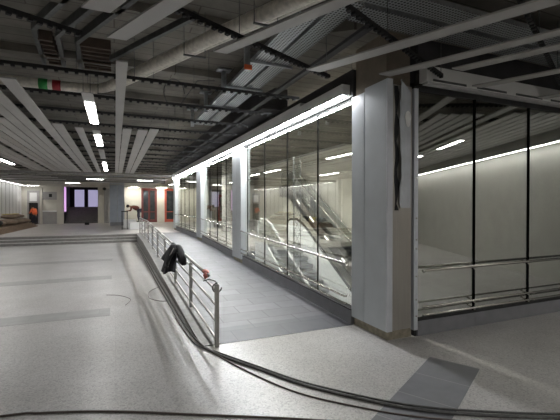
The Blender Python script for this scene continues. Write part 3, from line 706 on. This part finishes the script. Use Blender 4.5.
# ------------------------------------------------------------------ escalators
def escalator(x0, x1, ytop, ztop, ybot, label, inner, cover, near=None, hmat='black', deep=.8, far=None):
    """comb floor at (ytop, ztop); slope 30 deg down towards the viewer."""
    th = thing('escalator', label, 'escalator', ((x0+x1)/2, ytop, ztop))
    tn = math.tan(math.radians(30)); zb = ztop-(ytop-ybot)*tn
    def bal(x, w_, inner, hmat):
        poly = [(ytop+1.1, ztop+.05), (ytop+1.1, ztop+.75), (ytop+.95, ztop+.9), (ytop+.3, ztop+.92), (ytop-.3, ztop+.75), (ybot, zb+.92-.0), (ybot, zb-.1), (ytop-.2, ztop-.1), (ytop, ztop+.05)]
        MB().prism(poly, 'x', x-w_/2, x+w_/2).build('balustrade', inner, th)
        hp = [(x, ytop+1.15, ztop+.2), (x, ytop+1.25, ztop+.55), (x, ytop+1.12, ztop+.86), (x, ytop+.9, ztop+.97), (x, ytop+.3, ztop+.99), (x, ytop-.3, ztop+.80), (x, ybot, zb+.99)]
        MB().tube(hp, .045, 10).build('handrail', hmat, th, smooth=True)
    bal(x0+.12, .02 if near else .06, near or inner, 'whitepanel' if near and not far else hmat); bal(x1-.12, .02 if far else .06, far or inner, hmat)
    for x in (x0, x1):
        MB().prism([(ytop+1.2, ztop-.7), (ytop+1.2, ztop+.04), (ytop, ztop+.06), (ybot, zb+.1), (ybot, zb-deep), (ytop-.3, ztop-deep+.05)], 'x', x-.03, x+.03).build('side_cladding', cover, th)
    k = 0; y = ytop
    while y > ybot+.2 and k < 40:
        z = ztop-(k+1)*.4*tn
        MB().box(x0+.16, x1-.16, y-.4, y+.02, z-.12, z).build('step', 'step', th); y -= .4; k += 1
    MB().box(x0+.1, x1-.1, ytop+.02, ytop+1.15, ztop-.1, ztop+.01).build('landing_plate', 'stainless', th)
    MB().prism([(ytop+1.1, ztop-.7), (ytop+1.1, ztop-.12), (ytop, ztop-.35), (ybot, zb-.4), (ybot, zb-deep), (ytop-.3, ztop-deep+.05)], 'x', x0+.04, x1-.04).build('truss', cover, th)
    return th
E1 = escalator(5.45, 7.05, 14.0, .62, 6.2, 'white panelled escalator going down behind the near glass', 'whitepanel', 'whitepanel', 'glass')
E2 = escalator(9.75, 10.45, 21.4, 3.4, 11.0, 'bronze clad escalator slanting steeply against the cream wall', 'bronze', 'bronze', 'glass', 'stainless', .5, 'glass')
for k in range(6):
    y = 20-k*1.6; z = 3.4-(21.4-y)*math.tan(math.radians(30))
    MB().beam((9.70, y, z-.1), (9.70, y-.45, z-.1-.26), .02, .08).build('skirt_light', 'skirtlight', E2)

# lattice mast in the hall
th = thing('scaffold_mast', 'thin dark lattice mast standing inside the escalator hall', 'mast', (5.1, 10.6, -4.9))
mx_, my_ = 5.1, 10.75
cs3 = [(0, 0), (.24, 0), (.12, .2)]
for a, b in cs3: MB().tube([(mx_+a, my_+b, -4.9), (mx_+a, my_+b, 3.7)], .014, 8).build('leg', 'darksteel', th)
bz = MB(); z = -4.5; s_ = 0
while z < 3.4:
    for k in range(3):
        p_, q_ = cs3[k], cs3[(k+1) % 3]
        if s_: p_, q_ = q_, p_
        bz.tube([(mx_+p_[0], my_+p_[1], z), (mx_+q_[0], my_+q_[1], z+.45)], .008, 6)
    z += .45; s_ = 1-s_
bz.build('lattice', 'darksteel', th)
# white column inside the hall
th = thing('hall_column', 'round white column inside the hall seen through the far glass', 'column', (6.9, 25, .45))
MB().tube([(6.9, 25, .45), (6.9, 25, SL-.004)], .33, 24).build('shaft', 'white', th, smooth=True)
MB().tube([(6.9, 25, .45), (6.9, 25, .6)], .38, 24).build('base', 'greywall', th, smooth=True)

# ------------------------------------------------------------------ far column and back wall features
th = thing('square_column', 'wide light blue grey column standing on the platform', 'column', (.17, 36.5, .45))
MB().box(-.42, .18, 36, 37, .75, 4.9).build('cladding_panel', 'column', th, .01)
MB().box(.2, .75, 36, 37, .75, 4.9).build('cladding_panel', 'column', th, .01)
MB().box(-.4, .73, 36.02, 36.98, .45, .75).build('base', 'plinth', th)

def door(x0, x1, z1, label, frame, leafs, glass='darkglass', y=42, fw=.12):
    th = thing('double_door' if leafs > 1 else 'door_frame', label, 'door', ((x0+x1)/2, y, .45))
    m = MB(); m.box(x0, x0+fw, y-.04, y+.2, .45, z1); m.box(x1-fw, x1, y-.04, y+.2, .45, z1); m.box(x0+fw, x1-fw, y-.04, y+.2, z1-fw*2, z1); m.build('frame', frame, th)
    wd = (x1-x0-2*fw)/leafs
    for k in range(leafs):
        a = x0+fw+k*wd
        lf = MB().box(a+.01, a+wd-.01, y+.06, y+.12, .47, z1-fw*2).build('door_leaf', glass, th)
        sb = MB(); sb.box(a+.01, a+.09, y+.02, y+.06, .47, z1-fw*2); sb.box(a+wd-.09, a+wd-.01, y+.02, y+.06, .47, z1-fw*2); sb.box(a+.09, a+wd-.09, y+.02, y+.06, .47, .75); sb.box(a+.09, a+wd-.09, y+.02, y+.06, 1.5, 1.58)
        sub(sb, 'leaf_frame', frame, lf)
    return th
door(2.5, 4.05, 4.0, 'tall dark red framed glass double door in the cream back wall', 'darkred', 2)
door(4.82, 6.3, 4.0, 'bright red framed glass door beside the left glass wall end', 'redframe', 1)
door(10.6, 12.5, 3.4, 'red doorway frame seen through the far glass wall', 'redframe', 1, 'cream')
door(-1.0, -.5, 3.9, 'narrow grey panelled door left of the square column', 'greywall', 1, 'greywall')
# doorway with the worker
th = thing('open_doorway', 'dark open doorway with grey panel above, worker in front', 'doorway', (-7.0, 42, .45))
m = MB(); m.box(-7.5, -7.38, 41.94, 42.2, .45, 3.6); m.box(-6.64, -6.52, 41.94, 42.2, .45, 3.6); m.box(-7.38, -6.64, 41.94, 42.2, 2.45, 3.6); m.build('frame', 'greywall', th)
MB().box(-7.38, -6.64, 42.15, 42.3, .45, 2.45).build('opening_shade', 'black', th)  # black sheet painted in for the shade inside the doorway
sg = MB().box(-7.3, -6.72, 41.91, 41.94, 2.6, 3.4).build('glass_panel', 'white', th)
# shuttered niche
th = thing('recessed_counter', 'cream and grey panelled niche with a grey sign band on top', 'niche', (-5.7, 42, .45))
MB().box(-6.28, -5.12, 42.1, 42.2, .45, 3.85).build('back_panel', 'cream', th)
MB().box(-6.28, -5.12, 42.0, 42.1, 2.75, 3.5).build('sign_band', 'greywall', th)
MB().box(-5.75, -5.5, 41.96, 42.0, 3.0, 3.3).build('sign_square', 'black', th)
MB().box(-6.28, -5.12, 41.9, 42.1, 1.6, 1.72).build('shelf', 'white', th)
MB().box(-6.28, -5.12, 42.0, 42.1, .45, 1.6).build('lower_panel', 'greywall', th)
th = thing('security_camera', 'small black camera on the pillar right of the stairwell', 'camera', (-.9, 41.8, 3.8))
MB().tube([(-.95, 41.99, 3.95), (-.95, 41.75, 3.95)], .03, 8).build('arm', 'black', th)
MB().blob((-.95, 41.6, 3.85), (.17, .2, .15), 14, 8).build('camera_body', 'black', th, smooth=True)
th = thing('tool_box', 'small black box on the platform before the stairwell', 'box', (-2.3, 38.5, .45))
MB().box(-2.5, -2.15, 38.4, 38.65, .45, .66).build('body', 'black', th, .02)
MB().tube([(-2.42, 38.52, .66), (-2.40, 38.52, .73), (-2.25, 38.52, .73), (-2.23, 38.52, .66)], .012, 6).build('handle', 'black', th)

# material pile at far left on the platform
for i in range(4):
    z0 = .45+i*.09
    m = MB(); a = (-9.5+.03*i, 29.5+.1*i); 
    pts = [(-8.0, 27.2), (-7.2, 27.2), (-5.9+.1*i-.6, 35.0), (-7.9, 35.0)]
    pts = [(-7.9, 26.2+.1*i), (-6.25-.03*i, 26.2+.1*i), (-5.95-.1*i, 37.4-.2*i), (-7.9, 37.4-.2*i)]
    m.prism(pts, 'z', z0, z0+.085); tag(m.build('plywood_sheet', 'plywood', None, .004), 'brown plywood sheet in the stack by the side wall, %s from the bottom' % ('lowest', 'second', 'third', 'topmost')[i], 'plywood sheet', 'plywood stack on the platform')
for i, (x, y, z, sx, sy, sz) in enumerate([(-7.2, 30.3, 1.0, .6, .8, .2), (-6.9, 32.0, 1.02, .62, .85, .22), (-6.8, 33.75, 1.02, .62, .85, .22), (-6.7, 35.5, 1.0, .6, .8, .2), (-7.0, 32.9, 1.38, .5, .8, .16), (-6.9, 34.7, 1.38, .5, .75, .16)]):
    tag(MB().blob((x, y, z), (sx, sy, sz), 18, 10, .04).build('sandbag', 'sack', smooth=True), 'brown sandbag of the heap on the plywood stack, %s' % ['nearest in the lower layer', 'second in the lower layer', 'third in the lower layer', 'farthest in the lower layer', 'nearer one on top', 'farther one on top'][i], 'sandbag', 'sandbags on the plywood stack')
tag(MB().blob((-7.1, 28.1, 1.03), (.4, .42, .2), 16, 10, .08).build('sack', 'yellow', smooth=True), 'yellow plastic bag on the plywood stack', 'bag')
tag(MB().blob((-6.95, 29.1, 1.07), (.45, .35, .24), 16, 10, .06).build('sack', 'black', smooth=True), 'black bag on the plywood stack beside the yellow one', 'bag')
tag(MB().blob((-7.2, 27.0, 1.04), (.45, .5, .2), 16, 10, .08).build('sack', 'greybag', smooth=True), 'blue grey bag at the near end of the plywood stack', 'bag')
tag(MB().beam((-7.2, 32.4, 1.56), (-6.9, 35.0, 1.56), .25, .04).build('board', 'yellow'), 'pale yellow board lying on top of the sandbags', 'board')
# boxes and pale covers beside the far column
for i, (x0, x1, y, z) in enumerate([(.6, 1.5, 31.6, 1.1), (.95, 2.1, 29.7, .95)]):
    tag(MB().box(x0, x1, y, y+.7, .45, z).build('storage_crate', 'white', None, .03), ('tall' if i == 0 else 'low')+' white crate on the platform by the bending worker', 'crate', 'white crates by the bending worker')
th = thing('work_trestle', 'low dark trestle table the bending worker leans over', 'trestle', (.4, 30.2, .45))
MB().box(.42, .88, 29.9, 30.5, 1.72, 1.78).build('top', 'black', th)
for a in (.47, .82):
    for b in (29.95, 30.45): MB().tube([(a, b, .45), (a, b, 1.72)], .03, 6).build('leg', 'black', th)

# ------------------------------------------------------------------ people
def skin_mesh(name, verts, edges, rad, mat, root=0, sub_=1):
    me = bpy.data.meshes.new(name); me.from_pydata(verts, edges, []); o = bpy.data.objects.new(name, me); COL.objects.link(o)
    md = o.modifiers.new('skin', 'SKIN'); me.skin_vertices or None
    if not me.skin_vertices: me.attributes
    sv = me.skin_vertices[0].data if len(me.skin_vertices) else None
    if sv is None: return o
    for i, r in enumerate(rad): sv[i].radius = (r, r) if not isinstance(r, tuple) else r; sv[i].use_root = (i == root)
    sb = o.modifiers.new('sub', 'SUBSURF'); sb.levels = sub_; sb.render_levels = sub_
    bpy.context.view_layer.update(); dg = bpy.context.evaluated_depsgraph_get()
    m2 = bpy.data.meshes.new_from_object(o.evaluated_get(dg)); m2.materials.clear(); m2.materials.append(M[mat])
    bpy.data.objects.remove(o); o2 = bpy.data.objects.new(name, m2); COL.objects.link(o2)
    for p in m2.polygons: p.use_smooth = True
    return o2
def person(base, rotz, J, label, top, bottom):
    """J: joints in local coords (x forward, y left, z up)."""
    th = thing('person', label, 'person', base); cs, sn = math.cos(rotz), math.sin(rotz)
    def T(p): return (base[0]+p[0]*cs-p[1]*sn, base[1]+p[0]*sn+p[1]*cs, base[2]+p[2])
    V = []; E_ = []; Rd = []
    def v(p, r, par=None):
        V.append(T(p)); Rd.append(r)
        if par is not None: E_.append((par, len(V)-1))
        return len(V)-1
    pel = v(J['pelvis'], .135); wa = v(J['waist'], .12, pel); ch = v(J['chest'], (.15), wa); nk = v(J['neck'], .055, ch); hd = v(J['head'], .088, nk); ht = v(J['headtop'], .075, hd)
    for sd in ('L', 'R'):
        sh = v(J['sh'+sd], .062, ch); el = v(J['el'+sd], .045, sh); wr_ = v(J['wr'+sd], .03, el); pm = v(J['pm'+sd], .034, wr_)
        w0 = Vector(J['wr'+sd]); p0 = Vector(J['pm'+sd]); dr = (p0-w0).normalized(); sdv = dr.cross(Vector((0, 0, 1)))
        sdv = sdv.normalized() if sdv.length > .1 else Vector((0, 1, 0))
        for k in range(4):
            off = sdv*(.024*(k-1.5)); L_ = (.06, .075, .07, .055)[k]
            a = v(tuple(p0+dr*.03+off), .010, pm); b = v(tuple(p0+dr*(.03+L_*.6)+off), .009, a); v(tuple(p0+dr*(.03+L_)+off+Vector((0, 0, -.02))), .008, b)
        a = v(tuple(w0+dr*.03+sdv*(-.04)), .011, pm); v(tuple(w0+dr*.07+sdv*(-.065)), .009, a)
        hp = v(J['hp'+sd], .095, pel); kn = v(J['kn'+sd], .062, hp); an = v(J['an'+sd], .042, kn); v(J['to'+sd], .035, an)
    body = skin_mesh('body', V, E_, Rd, 'skin', 0, 1); body.parent = th; body.matrix_parent_inverse = Matrix.Translation(-Vector(base))
    # jacket
    V = []; E_ = []; Rd = []
    pel = v(J['pelvis'], .18); wa = v(J['waist'], .22, pel); ch = v(J['chest'], .24, wa); v(tuple(Vector(J['chest']).lerp(Vector(J['neck']), .6)), .09, ch)
    for sd in ('L', 'R'):
        sh = v(J['sh'+sd], .082, ch); el = v(J['el'+sd], .06, sh); v(tuple(Vector(J['el'+sd]).lerp(Vector(J['wr'+sd]), .85)), .045, el)
    o = skin_mesh('jacket', V, E_, Rd, top, 0, 1); o.parent = th; o.matrix_parent_inverse = Matrix.Translation(-Vector(base))
    V = []; E_ = []; Rd = []
    pel = v(J['pelvis'], .155)
    for sd in ('L', 'R'):
        hp = v(J['hp'+sd], .125, pel); kn = v(J['kn'+sd], .08, hp); v(tuple(Vector(J['kn'+sd]).lerp(Vector(J['an'+sd]), .93)), .062, kn)
    o = skin_mesh('trousers', V, E_, Rd, bottom, 0, 1); o.parent = th; o.matrix_parent_inverse = Matrix.Translation(-Vector(base))
    for sd in ('L', 'R'):
        V = []; E_ = []; Rd = []
        a = v(tuple(Vector(J['an'+sd])+Vector((-.03, 0, .0))), .055); b = v(tuple(Vector(J['to'+sd])), .045, a)
        o = skin_mesh('shoe', V, E_, Rd, 'black', 0, 1); o.parent = th; o.matrix_parent_inverse = Matrix.Translation(-Vector(base))
    hc = Vector(J['head']); up = (Vector(J['headtop'])-hc).normalized(); fw = J['face']
    h = MB(); c = hc+up*.05-Vector(fw)*.02; c = T(tuple(c)); h.blob(c, (.115, .115, .115), 16, 10); h.build('hair', 'hair', th, smooth=True)
    fwv = Vector(fw).normalized(); sdv = fwv.cross(up).normalized()
    ns = MB(); p = T(tuple(hc+fwv*.10)); ns.blob(p, (.02, .02, .025), 8, 6); ns.build('nose', 'skin', th, smooth=True)
    for q in (-1, 1):
        e = MB(); e.blob(T(tuple(hc+fwv*.085+up*.03+sdv*.035*q)), (.014, .014, .01), 8, 6); e.build('eye', 'black', th, smooth=True)
    mo = MB(); mo.blob(T(tuple(hc+fwv*.085-up*.045)), (.02, .02, .008), 8, 6); mo.build('mouth', 'redcloth', th, smooth=True)
    return th
Jb = dict(pelvis=(0, 0, .92), waist=(.14, 0, 1.06), chest=(.40, 0, 1.17), neck=(.60, 0, 1.18), head=(.72, 0, 1.16), headtop=(.80, 0, 1.20), face=(.5, 0, -.85),
          shL=(.50, .19, 1.12), elL=(.56, .24, .86), wrL=(.72, .18, .86), pmL=(.79, .16, .865), shR=(.50, -.19, 1.12), elR=(.56, -.24, .86), wrR=(.72, -.18, .86), pmR=(.79, -.16, .865),
          hpL=(-.02, .1, .88), knL=(.06, .12, .48), anL=(-.02, .12, .08), toL=(.16, .13, .04), hpR=(-.02, -.1, .88), knR=(-.02, -.12, .48), anR=(-.16, -.12, .08), toR=(.02, -.13, .04))
person((1.62, 30.2, .95), math.pi, Jb, 'person in dark red jacket bending over beside the square column', 'redcloth', 'darkcloth')
Jc = dict(pelvis=(0, 0, .86), waist=(.05, 0, 1.05), chest=(.16, 0, 1.32), neck=(.24, 0, 1.52), head=(.30, 0, 1.62), headtop=(.34, 0, 1.72), face=(.8, 0, -.5),
          shL=(.18, .2, 1.42), elL=(.28, .26, 1.13), wrL=(.48, .18, 1.02), pmL=(.55, .16, 1.01), shR=(.18, -.2, 1.42), elR=(.28, -.26, 1.13), wrR=(.48, -.18, 1.02), pmR=(.55, -.16, 1.01),
          hpL=(-.0, .1, .76), knL=(.24, .12, .46), anL=(.02, .12, .08), toL=(.2, .13, .04), hpR=(-.0, -.1, .76), knR=(.2, -.12, .46), anR=(-.06, -.12, .08), toR=(.12, -.13, .04))
pr = person((-6.72, 41.1, .45), math.pi*.8, Jc, 'person in orange jacket stooping at the dark doorway', 'vest', 'darkcloth')
